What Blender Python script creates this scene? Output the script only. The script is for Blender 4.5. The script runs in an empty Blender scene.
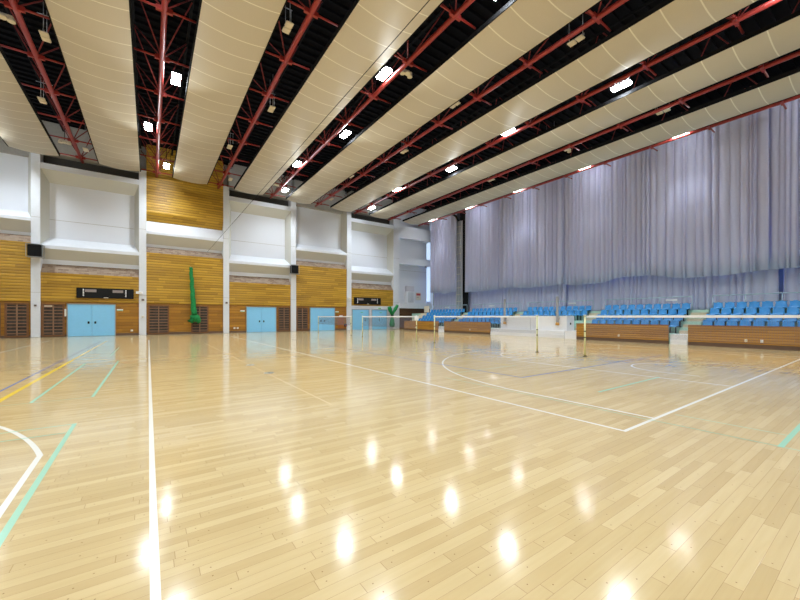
import bpy, bmesh, math, random
from mathutils import Vector, Matrix
random.seed(7)
S = bpy.context.scene
COL = S.collection
PI = math.pi

# ------------------------------------------------------------------ materials
def new_mat(name):
    m = bpy.data.materials.new(name); m.use_nodes = True
    nt = m.node_tree; b = nt.nodes['Principled BSDF']
    return m, nt, b
def N(nt, t, **kw):
    n = nt.nodes.new(t)
    for k, v in kw.items(): setattr(n, k, v)
    return n
def plain(name, col, rough=0.5, metal=0.0, noise=0.0, nscale=6.0, emit=None, estr=0.0, spec=0.5, bump=0.0):
    m, nt, b = new_mat(name)
    b.inputs['Base Color'].default_value = (*col, 1)
    b.inputs['Roughness'].default_value = rough
    b.inputs['Metallic'].default_value = metal
    b.inputs['Specular IOR Level'].default_value = spec
    if noise or bump:
        tc = N(nt, 'ShaderNodeTexCoord'); no = N(nt, 'ShaderNodeTexNoise')
        no.inputs['Scale'].default_value = nscale; no.inputs['Detail'].default_value = 4
        nt.links.new(tc.outputs['Object'], no.inputs['Vector'])
        if noise:
            r = N(nt, 'ShaderNodeValToRGB')
            r.color_ramp.elements[0].position = .3; r.color_ramp.elements[1].position = .7
            r.color_ramp.elements[0].color = (*[c*(1-noise) for c in col], 1)
            r.color_ramp.elements[1].color = (*[min(1, c*(1+noise)) for c in col], 1)
            nt.links.new(no.outputs['Fac'], r.inputs['Fac']); nt.links.new(r.outputs['Color'], b.inputs['Base Color'])
        if bump:
            bp = N(nt, 'ShaderNodeBump'); bp.inputs['Strength'].default_value = bump; bp.inputs['Distance'].default_value = .01
            nt.links.new(no.outputs['Fac'], bp.inputs['Height']); nt.links.new(bp.outputs['Normal'], b.inputs['Normal'])
    if emit:
        b.inputs['Emission Color'].default_value = (*emit, 1); b.inputs['Emission Strength'].default_value = estr
    return m
def math_node(nt, op, a=None, b=None, v2=None):
    n = N(nt, 'ShaderNodeMath', operation=op)
    if a is not None: nt.links.new(a, n.inputs[0])
    if b is not None: nt.links.new(b, n.inputs[1])
    if v2 is not None: n.inputs[1].default_value = v2
    return n.outputs[0]

def slat_wood(name, c1, c2, spacing, rough=.45, gap=.09, bdist=.02):
    """horizontal boards with a groove between them and long grain"""
    m, nt, b = new_mat(name)
    tc = N(nt, 'ShaderNodeTexCoord'); sp = N(nt, 'ShaderNodeSeparateXYZ')
    nt.links.new(tc.outputs['Object'], sp.inputs[0])
    zz = math_node(nt, 'DIVIDE', sp.outputs['Z'], v2=spacing)
    fr = math_node(nt, 'FRACT', zz); row = math_node(nt, 'FLOOR', zz)
    along = math_node(nt, 'ADD', sp.outputs['X'], sp.outputs['Y'])
    rr = N(nt, 'ShaderNodeTexWhiteNoise', noise_dimensions='1D'); nt.links.new(row, rr.inputs['W'])
    off = math_node(nt, 'MULTIPLY', rr.outputs['Value'], v2=7.3)
    seg = math_node(nt, 'FLOOR', math_node(nt, 'DIVIDE', math_node(nt, 'ADD', along, off), v2=1.8))
    cv = N(nt, 'ShaderNodeCombineXYZ'); nt.links.new(row, cv.inputs[0]); nt.links.new(seg, cv.inputs[1])
    wn = N(nt, 'ShaderNodeTexWhiteNoise', noise_dimensions='3D'); nt.links.new(cv.outputs[0], wn.inputs['Vector'])
    gv = N(nt, 'ShaderNodeCombineXYZ')
    nt.links.new(math_node(nt, 'MULTIPLY', along, v2=.9), gv.inputs[0])
    nt.links.new(math_node(nt, 'MULTIPLY', sp.outputs['Z'], v2=22), gv.inputs[1]); nt.links.new(wn.outputs['Value'], gv.inputs[2])
    no = N(nt, 'ShaderNodeTexNoise'); no.inputs['Scale'].default_value = 1.0; no.inputs['Detail'].default_value = 4
    nt.links.new(gv.outputs[0], no.inputs['Vector'])
    f = math_node(nt, 'ADD', math_node(nt, 'MULTIPLY', wn.outputs['Value'], v2=.5), math_node(nt, 'MULTIPLY', no.outputs['Fac'], v2=.5))
    ramp = N(nt, 'ShaderNodeValToRGB')
    ramp.color_ramp.elements[0].position = .2; ramp.color_ramp.elements[1].position = .8
    ramp.color_ramp.elements[0].color = (*c1, 1); ramp.color_ramp.elements[1].color = (*c2, 1)
    nt.links.new(f, ramp.inputs['Fac'])
    g = math_node(nt, 'LESS_THAN', fr, v2=gap)
    mx = N(nt, 'ShaderNodeMix', data_type='RGBA')
    mx.inputs['B'].default_value = (*[c*.38 for c in c1], 1)
    nt.links.new(g, mx.inputs['Factor']); nt.links.new(ramp.outputs['Color'], mx.inputs['A'])
    nt.links.new(mx.outputs['Result'], b.inputs['Base Color'])
    b.inputs['Roughness'].default_value = rough
    # rounded board profile
    prof = math_node(nt, 'SINE', math_node(nt, 'MULTIPLY', fr, v2=PI))
    prof = math_node(nt, 'POWER', prof, v2=.35)
    bp = N(nt, 'ShaderNodeBump'); bp.inputs['Strength'].default_value = .8; bp.inputs['Distance'].default_value = bdist
    nt.links.new(prof, bp.inputs['Height']); nt.links.new(bp.outputs['Normal'], b.inputs['Normal'])
    return m

def floor_mat():
    m, nt, b = new_mat('maple_planks')
    W, L = .085, 1.0
    tc = N(nt, 'ShaderNodeTexCoord'); sp = N(nt, 'ShaderNodeSeparateXYZ'); nt.links.new(tc.outputs['Object'], sp.inputs[0])
    yy = math_node(nt, 'DIVIDE', sp.outputs['Y'], v2=W); row = math_node(nt, 'FLOOR', yy); fy = math_node(nt, 'FRACT', yy)
    rr = N(nt, 'ShaderNodeTexWhiteNoise', noise_dimensions='1D'); nt.links.new(row, rr.inputs['W'])
    xx = math_node(nt, 'DIVIDE', math_node(nt, 'ADD', sp.outputs['X'], math_node(nt, 'MULTIPLY', rr.outputs['Value'], v2=9.0)), v2=L)
    colx = math_node(nt, 'FLOOR', xx); fx = math_node(nt, 'FRACT', xx)
    cv = N(nt, 'ShaderNodeCombineXYZ'); nt.links.new(row, cv.inputs[0]); nt.links.new(colx, cv.inputs[1])
    wn = N(nt, 'ShaderNodeTexWhiteNoise', noise_dimensions='3D'); nt.links.new(cv.outputs[0], wn.inputs['Vector'])
    gv = N(nt, 'ShaderNodeCombineXYZ')
    nt.links.new(math_node(nt, 'MULTIPLY', sp.outputs['X'], v2=1.6), gv.inputs[0])
    nt.links.new(math_node(nt, 'MULTIPLY', sp.outputs['Y'], v2=26), gv.inputs[1])
    nt.links.new(math_node(nt, 'MULTIPLY', wn.outputs['Value'], v2=40), gv.inputs[2])
    no = N(nt, 'ShaderNodeTexNoise'); no.inputs['Scale'].default_value = 1.0; no.inputs['Detail'].default_value = 5; no.inputs['Distortion'].default_value = .6
    nt.links.new(gv.outputs[0], no.inputs['Vector'])
    f = math_node(nt, 'ADD', math_node(nt, 'MULTIPLY', wn.outputs['Value'], v2=.6), math_node(nt, 'MULTIPLY', no.outputs['Fac'], v2=.5))
    ramp = N(nt, 'ShaderNodeValToRGB'); e = ramp.color_ramp.elements
    e[0].position = .12; e[0].color = (.495, .36, .175, 1)
    e[1].position = 1.0; e[1].color = (.635, .495, .275, 1)
    mid = ramp.color_ramp.elements.new(.5); mid.color = (.55, .412, .208, 1)
    nt.links.new(f, ramp.inputs['Fac'])
    # joints
    g1 = math_node(nt, 'LESS_THAN', fy, v2=.022); g2 = math_node(nt, 'LESS_THAN', fx, v2=.0035)
    gap = math_node(nt, 'MAXIMUM', g1, g2)
    # small round plugs near both ends of a plank
    def plug(px):
        dx = math_node(nt, 'MULTIPLY', math_node(nt, 'SUBTRACT', fx, v2=px), v2=L)
        dy = math_node(nt, 'MULTIPLY', math_node(nt, 'SUBTRACT', fy, v2=.5), v2=W)
        d = math_node(nt, 'ADD', math_node(nt, 'MULTIPLY', dx, dx), math_node(nt, 'MULTIPLY', dy, dy))
        return math_node(nt, 'LESS_THAN', d, v2=.0045**2)
    pl = math_node(nt, 'MAXIMUM', plug(.06), plug(.52))
    mx = N(nt, 'ShaderNodeMix', data_type='RGBA'); mx.inputs['B'].default_value = (.30, .18, .08, 1)
    nt.links.new(math_node(nt, 'MULTIPLY', gap, v2=.75), mx.inputs['Factor']); nt.links.new(ramp.outputs['Color'], mx.inputs['A'])
    mx2 = N(nt, 'ShaderNodeMix', data_type='RGBA'); mx2.inputs['B'].default_value = (.22, .12, .05, 1)
    nt.links.new(math_node(nt, 'MULTIPLY', pl, v2=.8), mx2.inputs['Factor']); nt.links.new(mx.outputs['Result'], mx2.inputs['A'])
    nt.links.new(mx2.outputs['Result'], b.inputs['Base Color'])
    b.inputs['Specular IOR Level'].default_value = .5
    # worn varnish: slightly uneven gloss
    n2 = N(nt, 'ShaderNodeTexNoise'); n2.inputs['Scale'].default_value = 1.3; n2.inputs['Detail'].default_value = 6
    nt.links.new(tc.outputs['Object'], n2.inputs['Vector'])
    mr = N(nt, 'ShaderNodeMapRange'); mr.inputs['From Min'].default_value = .35; mr.inputs['From Max'].default_value = .65
    mr.inputs['To Min'].default_value = .10; mr.inputs['To Max'].default_value = .15
    nt.links.new(n2.outputs['Fac'], mr.inputs['Value']); nt.links.new(mr.outputs['Result'], b.inputs['Roughness'])
    tilt = math_node(nt, 'MULTIPLY', math_node(nt, 'MULTIPLY', math_node(nt, 'SUBTRACT', wn.outputs['Value'], v2=.5), math_node(nt, 'SUBTRACT', fy, v2=.5)), v2=.22)
    hgt = math_node(nt, 'SUBTRACT', tilt, gap)
    bp = N(nt, 'ShaderNodeBump'); bp.inputs['Strength'].default_value = .35; bp.inputs['Distance'].default_value = .002
    nt.links.new(hgt, bp.inputs['Height']); nt.links.new(bp.outputs['Normal'], b.inputs['Normal'])
    return m

def baffle_mat():
    m, nt, b = new_mat('beige_fabric_panels')
    tc = N(nt, 'ShaderNodeTexCoord'); sp = N(nt, 'ShaderNodeSeparateXYZ'); nt.links.new(tc.outputs['Object'], sp.inputs[0])
    fr = math_node(nt, 'FRACT', math_node(nt, 'DIVIDE', sp.outputs['Y'], v2=1.06))
    seam = math_node(nt, 'LESS_THAN', fr, v2=.045)
    no = N(nt, 'ShaderNodeTexNoise'); no.inputs['Scale'].default_value = 55; no.inputs['Detail'].default_value = 3
    nt.links.new(tc.outputs['Object'], no.inputs['Vector'])
    rp = N(nt, 'ShaderNodeValToRGB'); rp.color_ramp.elements[0].color = (.59, .515, .385, 1); rp.color_ramp.elements[1].color = (.71, .625, .48, 1)
    nt.links.new(no.outputs['Fac'], rp.inputs['Fac'])
    mx = N(nt, 'ShaderNodeMix', data_type='RGBA'); mx.inputs['B'].default_value = (.90, .84, .69, 1)
    nt.links.new(seam, mx.inputs['Factor']); nt.links.new(rp.outputs['Color'], mx.inputs['A'])
    nt.links.new(mx.outputs['Result'], b.inputs['Base Color']); b.inputs['Roughness'].default_value = .6
    b.inputs['Specular IOR Level'].default_value = .25
    return m

def brick_mat():
    m, nt, b = new_mat('tan_brick')
    tc = N(nt, 'ShaderNodeTexCoord'); mp = N(nt, 'ShaderNodeMapping'); mp.inputs['Rotation'].default_value = (PI/2, 0, 0)
    nt.links.new(tc.outputs['Object'], mp.inputs['Vector'])
    br = N(nt, 'ShaderNodeTexBrick'); br.inputs['Scale'].default_value = 1
    br.inputs['Brick Width'].default_value = .3; br.inputs['Row Height'].default_value = .12; br.inputs['Mortar Size'].default_value = .012
    br.inputs['Color1'].default_value = (.20, .125, .08, 1); br.inputs['Color2'].default_value = (.36, .27, .20, 1); br.inputs['Mortar'].default_value = (.30, .235, .18, 1)
    nt.links.new(mp.outputs[0], br.inputs['Vector']); nt.links.new(br.outputs['Color'], b.inputs['Base Color'])
    b.inputs['Roughness'].default_value = .85
    return m

M = {}
M['floor'] = floor_mat()
M['line_white'] = plain('line_white', (.75, .725, .66), .2)
M['line_green'] = plain('line_green', (.33, .58, .42), .2)
M['line_blue'] = plain('line_blue', (.12, .19, .45), .2)
M['line_yellow'] = plain('line_yellow', (.78, .55, .05), .2)
M['line_faint'] = plain('line_faint', (.68, .52, .30), .2)
M['white'] = plain('white_paint', (.72, .75, .82), .6)
M['pillar'] = plain('pillar_paint', (.74, .77, .83), .55, noise=.02)
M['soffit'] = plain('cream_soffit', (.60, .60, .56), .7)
M['grey'] = plain('grey_wall', (.42, .41, .39), .8, noise=.06)
M['gold'] = slat_wood('golden_slat_wood', (.36, .19, .010), (.60, .345, .028), .22, .38, gap=.12, bdist=.03)
M['amber'] = slat_wood('amber_lower_wood', (.29, .125, .010), (.48, .22, .018), .26, .4, gap=.07)
M['barrier'] = slat_wood('barrier_slat_wood', (.35, .155, .012), (.52, .245, .02), .125, .4, gap=.14)
M['darkwood'] = slat_wood('dark_slat_wood', (.10, .042, .016), (.16, .07, .025), .13, .5)
M['frame'] = plain('brown_frame_wood', (.20, .085, .030), .5, noise=.2, nscale=9)
M['slat'] = plain('brown_slat', (.27, .15, .085), .5, noise=.15, nscale=9)
M['brownbase'] = plain('brown_base', (.13, .075, .048), .6, noise=.1)
M['brick'] = brick_mat()
M['door'] = plain('sky_blue_door', (.25, .62, .95), .4, noise=.02)
M['steel'] = plain('brushed_steel', (.45, .47, .5), .35, .8)
M['dark'] = plain('dark_metal', (.012, .012, .013), .85, spec=.1)
M['black'] = plain('black_plastic', (.010, .010, .011), .7, spec=.2)
M['roof'] = plain('black_roof_deck', (.007, .007, .009), .8, spec=.1)
M['shadow'] = plain('painted_recess_shade', (.06, .056, .05), .8)  # wall behind the gap over the beams; its shade is put into the colour
M['red'] = plain('red_oxide_steel', (.34, .034, .028), .4, noise=.08)
M['redd'] = plain('dark_red_steel', (.22, .022, .018), .6)
M['baffle'] = baffle_mat()
M['curtain'] = plain('lavender_grey_drape', (.60, .61, .83), .8, spec=.2)
M['curtain_low'] = plain('lavender_grey_lining', (.60, .60, .79), .8, spec=.2)
M['seat'] = plain('blue_plastic', (.045, .30, .68), .25, noise=.04)
M['mint'] = plain('mint_concrete', (.42, .66, .58), .7, noise=.05)
M['beige'] = plain('beige_step', (.60, .50, .36), .7, noise=.06)
M['rail'] = plain('pale_blue_rail', (.42, .55, .64), .4, .2)
M['boxwhite'] = plain('white_board', (.80, .81, .84), .5, noise=.02)
M['postyellow'] = plain('pale_yellow_post', (.74, .74, .42), .4)
M['tape'] = plain('white_tape', (.85, .85, .87), .6)
M['net'] = plain('grey_net_twine', (.14, .15, .22), .8)
M['greennet'] = plain('green_net', (.005, .22, .05), .8, noise=.35, nscale=14, bump=.6)
M['postgrey'] = plain('grey_post', (.33, .33, .35), .5)
M['orange'] = plain('orange_cap', (.62, .32, .05), .5)
M['ivory'] = plain('ivory_enamel', (.78, .72, .58), .5)
M['lens'] = plain('lit_lamp_lens', (1, 1, 1), .3, emit=(.88, .955, 1), estr=85)
M['daylight'] = plain('daylit_window_glass', (.5, .6, .8), .2, emit=(.6, .78, 1.0), estr=.9)
M['daylight2'] = plain('daylit_rear_window_glass', (.3, .45, .8), .2, emit=(.16, .36, 1.0), estr=1.1)
M['signgreen'] = plain('green_sign', (.10, .5, .18), .5)
M['signred'] = plain('red_sign', (.6, .07, .05), .5)
M['cream'] = plain('cream_board', (.78, .70, .56), .6)
M['greypanel'] = plain('grey_display', (.30, .25, .24), .5)
M['lilac'] = plain('lilac_panel', (.58, .56, .62), .5)
M['hatch'] = plain('orange_brown_hatch', (.40, .13, .02), .5, noise=.1)
M['plate'] = plain('floor_plate', (.38, .38, .36), .3, .6)
M['blindgrey'] = plain('grille_back', (.05, .04, .035), .7, noise=.5, nscale=2.2)

# ------------------------------------------------------------------ mesh helpers
class MB:
    def __init__(s): s.v = []; s.f = []; s.mi = []; s.sm = []
    def quad(s, a, b, c, d, mi=0):
        i = len(s.v); s.v += [tuple(a), tuple(b), tuple(c), tuple(d)]; s.f.append((i, i+1, i+2, i+3)); s.mi.append(mi); s.sm.append(False)
    def box(s, x0, x1, y0, y1, z0, z1, mi=0):
        i = len(s.v)
        s.v += [(x0,y0,z0),(x1,y0,z0),(x1,y1,z0),(x0,y1,z0),(x0,y0,z1),(x1,y0,z1),(x1,y1,z1),(x0,y1,z1)]
        for q in ((0,3,2,1),(4,5,6,7),(0,1,5,4),(1,2,6,5),(2,3,7,6),(3,0,4,7)):
            s.f.append(tuple(i+k for k in q)); s.mi.append(mi); s.sm.append(False)
        return s
    def bbox(s, x0, x1, y0, y1, z0, z1, bev=.02, seg=2):
        bm = bmesh.new(); bmesh.ops.create_cube(bm, size=1)
        for v in bm.verts:
            v.co = Vector(((x0+x1)/2+v.co.x*(x1-x0), (y0+y1)/2+v.co.y*(y1-y0), (z0+z1)/2+v.co.z*(z1-z0)))
        bmesh.ops.bevel(bm, geom=bm.edges[:], offset=bev, segments=seg, affect='EDGES')
        return s.addbm(bm)
    def addbm(s, bm, smooth=False):
        i = len(s.v); bm.verts.index_update()
        s.v += [tuple(v.co) for v in bm.verts]
        for f in bm.faces: s.f.append(tuple(i+v.index for v in f.verts)); s.mi.append(0); s.sm.append(smooth)
        bm.free(); return s
    def tube(s, pts, r, n=8, cap=True):
        """swept round tube; r number or list"""
        P = [Vector(p) for p in pts]; R = r if isinstance(r, (list, tuple)) else [r]*len(P)
        rings = []
        for k, p in enumerate(P):
            d = (P[min(k+1, len(P)-1)]-P[max(k-1, 0)]).normalized()
            up = Vector((0, 0, 1)) if abs(d.z) < .95 else Vector((1, 0, 0))
            a = d.cross(up).normalized(); b = a.cross(d).normalized()
            i = len(s.v)
            for q in range(n):
                t = 2*PI*q/n; s.v.append(tuple(p+(a*math.cos(t)+b*math.sin(t))*R[k]))
            rings.append(i)
        for k in range(len(P)-1):
            for q in range(n):
                a, b = rings[k], rings[k+1]; q2 = (q+1) % n
                s.f.append((a+q, b+q, b+q2, a+q2)); s.mi.append(0); s.sm.append(True)
        if cap:
            s.f.append(tuple(rings[0]+q for q in range(n))); s.mi.append(0); s.sm.append(False)
            s.f.append(tuple(rings[-1]+q for q in reversed(range(n)))); s.mi.append(0); s.sm.append(False)
        return s
    def strip_profile(s, prof, x0, x1, mi=0):
        """profile of (y,z) points extruded in x"""
        for (ya, za), (yb, zb) in zip(prof[:-1], prof[1:]):
            s.quad((x0, ya, za), (x1, ya, za), (x1, yb, zb), (x0, yb, zb), mi)
        return s
    def prism(s, poly, x0, x1):
        """closed (y,z) polygon extruded in x, with caps"""
        i = len(s.v); n = len(poly)
        s.v += [(x0, y, z) for y, z in poly]+[(x1, y, z) for y, z in poly]
        for k in range(n):
            q = (k+1) % n; s.f.append((i+k, i+q, i+n+q, i+n+k)); s.mi.append(0); s.sm.append(False)
        s.f.append(tuple(i+k for k in reversed(range(n)))); s.f.append(tuple(i+n+k for k in range(n)))
        s.mi += [0, 0]; s.sm += [False, False]
        return s
    def build(s, name, mat, parent=None, loc=None):
        me = bpy.data.meshes.new(name); me.from_pydata(s.v, [], s.f)
        for m in (mat if isinstance(mat, list) else [mat]): me.materials.append(m)
        me.polygons.foreach_set('material_index', s.mi); me.polygons.foreach_set('use_smooth', s.sm)
        bm = bmesh.new(); bm.from_mesh(me); bmesh.ops.recalc_face_normals(bm, faces=bm.faces[:]); bm.to_mesh(me); bm.free()
        me.update()
        o = bpy.data.objects.new(name, me); COL.objects.link(o)
        if parent: o.parent = parent
        if loc: o.location = loc
        return o

def tag(o, label, cat, group=None):
    o['label'] = label; o['category'] = cat
    if group: o['group'] = group
    return o
def thing(name, label, cat, loc=(0, 0, 0), group=None):
    o = bpy.data.objects.new(name, None); COL.objects.link(o); o.location = loc; o.empty_display_size = .2
    return tag(o, label, cat, group)
def struct(o): o['kind'] = 'structure'; return o
def dup(root, loc, label, group=None):
    r = root.copy(); COL.objects.link(r); r.location = loc; r['label'] = label
    if group: r['group'] = group
    for ch in list(root.children):
        c = ch.copy(); COL.objects.link(c); c.parent = r
        for g in list(ch.children):
            d = g.copy(); COL.objects.link(d); d.parent = c
    return r
def bx(*a): return MB().box(*a)

# ------------------------------------------------------------------ dimensions
YF = 36.6                      # far wall face
XL, XR, YB, ZR = -17.0, 32.4, -9.0, 16.2

# ------------------------------------------------------------------ floor with its painted court lines
fb = MB()
fb.quad((XL, YB, 0), (XR, YB, 0), (XR, YF+1.6, 0), (XL, YF+1.6, 0), 0)
ZL = .0015
def line_y(x, y0, y1, w, mi, z=ZL): fb.quad((x-w/2, y0, z), (x+w/2, y0, z), (x+w/2, y1, z), (x-w/2, y1, z), mi)
def line_x(y, x0, x1, w, mi, z=ZL): fb.quad((x0, y-w/2, z), (x1, y-w/2, z), (x1, y+w/2, z), (x0, y+w/2, z), mi)
def arc(cx, cy, r, a0, a1, w, mi, z=ZL, n=48):
    for k in range(n):
        t0, t1 = a0+(a1-a0)*k/n, a0+(a1-a0)*(k+1)/n
        p = lambda rr, t: (cx+rr*math.cos(t), cy+rr*math.sin(t), z)
        fb.quad(p(r-w/2, t0), p(r+w/2, t0), p(r+w/2, t1), p(r-w/2, t1), mi)
WHT, GRN, BLU, YEL, FNT = 1, 2, 3, 4, 5
def line_s(xa, ya, xb, yb, w, mi, z=ZL): fb.quad((xa-w/2, ya, z), (xa+w/2, ya, z), (xb+w/2, yb, z), (xb-w/2, yb, z), mi)
line_s(.045, -4, -.06, 28.6, .05, WHT)
# main court on the right
line_y(5.16, 2.115, 32.4, .05, WHT); line_y(20.24, 2.115, 32.4, .05, WHT)
line_x(2.14, 5.185, 20.215, .05, WHT)
CX = 12.7
line_y(6.17, 2.165, 4.9, .05, WHT); line_y(2*CX-6.17, 2.165, 4.9, .05, WHT)
aa = math.atan2(.55, 6.5)
arc(CX, 4.35, 6.53, aa, PI-aa, .05, WHT)
line_y(CX-2.3, 2.165, 7.94, .05, WHT); line_y(CX+2.3, 2.165, 7.94, .05, WHT)
line_x(7.94, CX-2.3, CX+2.3, .05, WHT); arc(CX, 7.965, 1.8, 0, PI, .05, WHT, ZL*1.5)
arc(CX, 3.75, 1.22, 0, PI, .05, WHT); line_y(CX-1.22, 3.0, 3.75, .05, WHT); line_y(CX+1.22, 3.0, 3.75, .05, WHT)
# blue court
for x in (7.6, 16.6): line_y(x, 5.5, 23.6, .05, BLU, .0022)
for y in (5.5, 23.6): line_x(y, 7.6, 16.6, .05, BLU, .0028)
line_y(-2.5, 4, 29.2, .05, BLU)
line_y(-2.22, 4, 16.6, .09, YEL); line_y(-2.22, 16.6, 29, .05, YEL)
# three-point line of the left court and its neighbours
line_s(-.80, -2, -.985, 5.42, .05, WHT, .0022)
arc(-8.04, 3.57, 7.3, .2555, 1.2, .05, WHT, .0024)
line_s(-.825, 2.9, -.875, 6.8, .05, GRN, .0018)
line_y(-.89, 8.85, 15.6, .05, GRN); line_y(-1.25, 17.7, 22.5, .04, GRN); line_y(-1.72, 8.85, 15.3, .05, GRN, .0018)
line_x(6.77, -5.5, -.9, .028, GRN, .0026); line_x(6.32, -5.5, -.9, .028, GRN, .0026); line_x(8.85, -5.5, -.9, .022, GRN, .0028)
line_x(17.3, -9, -.05, .03, FNT); line_x(14.6, 0, 1.2, .03, FNT)
line_y(-5.2, 18, 31, .05, WHT)
line_y(2.57, 5.7, 24.4, .028, FNT)
# thin green lines right
line_y(6.03, .83, 6.6, .022, GRN, .0026); line_y(6.68, .83, 2.05, .022, GRN); line_y(6.03, -2, .8, .022, GRN)
line_x(.83, 6.0, 12.1, .055, GRN, .003); line_x(3.55, 7.4, 10.5, .05, GRN, .003)
line_x(7.0, 6.7, 9.4, .03, GRN, .0034); line_y(9.2, 7.0, 12, .03, YEL, .0036)
floor = struct(fb.build('floor', [M['floor'], M['line_white'], M['line_green'], M['line_blue'], M['line_yellow'], M['line_faint']]))

for (x, y, lab) in ((2.58, 11.85, 'small grey round socket cover in the open floor, the farther of two'),
                    (2.63, 9.9, 'small grey round socket cover in the open floor, the nearer of two')):
    t = thing('floor_socket', lab, 'floor socket', (x, y, 0), 'floor socket covers')
    MB().tube([(0, 0, .0005), (0, 0, .006)], .13, 20).build('cover_plate', M['plate'], t)
    MB().tube([(0, 0, .006), (0, 0, .009)], .03, 12).build('plug', M['dark'], t)

# ------------------------------------------------------------------ far wall
wall = struct(bx(XL, 31.6, YF+1.15, YF+1.4, 0, ZR).build('wall_far', M['white']))
pillars = [(-13.45, -12.95), (-7.1, -6.6), (-.75, -.25), (5.6, 6.1), (11.95, 12.5), (18.38, 18.95), (24.8, 25.7)]
LOW, HIGH = 0, 1
bays = [(XL, -13.45, LOW), (-12.95, -7.1, HIGH), (-6.6, -.75, LOW), (-.25, 5.6, HIGH), (6.1, 11.95, LOW), (12.5, 18.38, HIGH), (18.95, 24.8, LOW)]
for k, (x0, x1) in enumerate(pillars):
    p = MB()
    p.bbox(x0, x1, YF, YF+1.2, 0, 13.75, .015, 1)
    struct(p.build('trim_%d' % (k+1), M['pillar']))
    if k: bx(x0-.004, x1+.004, YF-.004, YF+.3, 3.3, 3.32).build('joint', M['grey'], bpy.data.objects['trim_%d' % (k+1)])
    bx(x0-.004, x1+.004, YF-.004, YF+.3, 8.83, 8.855).build('joint', M['grey'], bpy.data.objects['trim_%d' % (k+1)])
doors_x = {2: [(-5.12, -2.32)], 4: [(7.67, 10.43)], 5: [(14.07, 16.87)], 6: [(19.1, 21.25), (21.73, 23.8)]}
def part(mb, name, mat, parent=wall): return mb.build(name, mat, parent)
for bi, (x0, x1, kind) in enumerate(bays):
    F6 = (bi == 6); C3 = (bi == 3)
    zw = 4.82 if kind == LOW else 6.95
    # lower wall
    lw = MB()
    if F6: lw.box(x0, x1, YF+.1, YF+1.16, 0, 2.82)
    else: lw.box(x0, x1, YF+.16, YF+1.16, .18, 2.66)
    part(lw, 'lower_panel', M['white'] if F6 else M['amber'])
    if not F6: part(bx(x0, x1, YF+.12, YF+.3, 0, .18), 'plinth', M['brownbase'])
    part(bx(x0, x1, YF+.1, YF+1.16, 2.82 if F6 else 2.66, zw), 'upper_panel', M['gold'])
    db = .66 if kind == LOW else .55
    lb, lt, fb0, fb1, lz = (5.52, 5.87, 6.6, 6.85, 7.56) if kind == LOW else (7.52, 7.76, 8.52, 8.74, 9.33)
    part(MB().prism([(YF+.1, zw), (YF+.66, lb), (YF+1.16, lb), (YF+1.16, zw)], x0, x1), 'brick_band', M['brick'])
    part(bx(x0, x1, YF+.66, YF+1.16, lb, lt), 'lintel', M['white'])
    part(MB().prism([(YF+.66, lt), (YF+.02, fb0), (YF+.3, fb0+.04), (YF+1.16, fb0+.04), (YF+1.16, lt)], x0, x1), 'soffit', M['soffit'])
    yb = YF+.55 if C3 else YF+1.0
    part(MB().prism([(YF+.02, fb0), (YF+.02, fb1), (yb, lz+(.35 if C3 else 0)), (YF+1.16, lz+(.35 if C3 else 0)), (YF+1.16, fb0)], x0, x1), 'ledge', M['pillar'])
    if C3:
        part(MB().prism([(YF+.55, 9.68), (YF+.1, 10.35), (YF+.1, ZR), (YF+1.16, ZR), (YF+1.16, 9.68)], x0, x1), 'high_panel', M['gold'])
    elif kind == LOW:
        part(bx(x0, x1, YF+1.0, YF+1.16, lz, 12.8), 'recess_panel', M['white'])
        part(MB().prism([(YF+1.02, 11.75), (YF+.06, 12.5), (YF+.4, 12.55), (YF+1.16, 12.55), (YF+1.16, 11.75)], x0, x1), 'top_soffit', M['soffit'])
        part(bx(x0, x1, YF+.05, YF+.5, 12.5, 12.92), 'top_beam', M['white'])
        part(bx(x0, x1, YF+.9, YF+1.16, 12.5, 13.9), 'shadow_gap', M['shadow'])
        part(bx(x0, x1, YF+.12, YF+1.16, 13.75, ZR), 'gable_panel', M['grey'])
    else:
        part(bx(x0, x1, YF+1.0, YF+1.16, lz, 13.4), 'recess_panel', M['white'])
        part(bx(x0, x1, YF+.6, YF+1.16, 13.4, ZR), 'gable_panel', M['grey'])
    if not C3:
        for xe, sg in ((x0, 1), (x1, -1)):
            rv = MB(); zt = 12.6 if kind == LOW else 13.6
            rv.quad((xe, YF+.05, fb1), (xe+sg*.33, YF+1.01, lz), (xe+sg*.33, YF+1.01, zt), (xe, YF+.05, zt))
            rv.quad((xe, YF+.05, fb1), (xe+sg*.33, YF+1.01, lz), (xe, YF+1.1, lz), (xe, YF+1.1, fb1))
            part(rv, 'side_reveal', M['soffit'])
        zj = 8.95
        if zj > lz: part(bx(x0, x1, YF+.985, YF+1.01, zj, zj+.03), 'joint', M['grey'])
# bay beside the curtain
gx0, gx1 = 25.7, 30.88
part(bx(gx0, gx1, YF+.95, YF+1.16, 3.2, ZR), 'recess_panel', M['white'])
part(bx(gx0, gx1, YF+.05, YF+1.0, 11.55, 13.1), 'top_beam', M['white'])
part(bx(gx0, gx1, YF+.05, YF+1.0, 8.25, 9.12), 'middle_beam', M['white'])
part(bx(gx0, gx1, YF-.15, YF+1.0, 2.6, 3.26), 'lower_beam', M['pillar'])
part(bx(gx0, gx1, YF+.2, YF+1.16, 0, 2.6), 'lower_panel', M['darkwood'])
part(bx(25.7, gx1, YF+.942, YF+.96, 7.55, 7.58), 'joint', M['grey'])
# bright slot of window between the wall and the curtain
w1 = struct(bx(30.88, 31.5, YF+.9, YF+.95, 1.9, 13.2).build('window_1', M['daylight']))
for z in (3.1, 8.7, 11.9): bx(30.88, 31.5, YF+.8, YF+.97, z, z+.5).build('window_frame', M['white'], w1)

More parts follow.
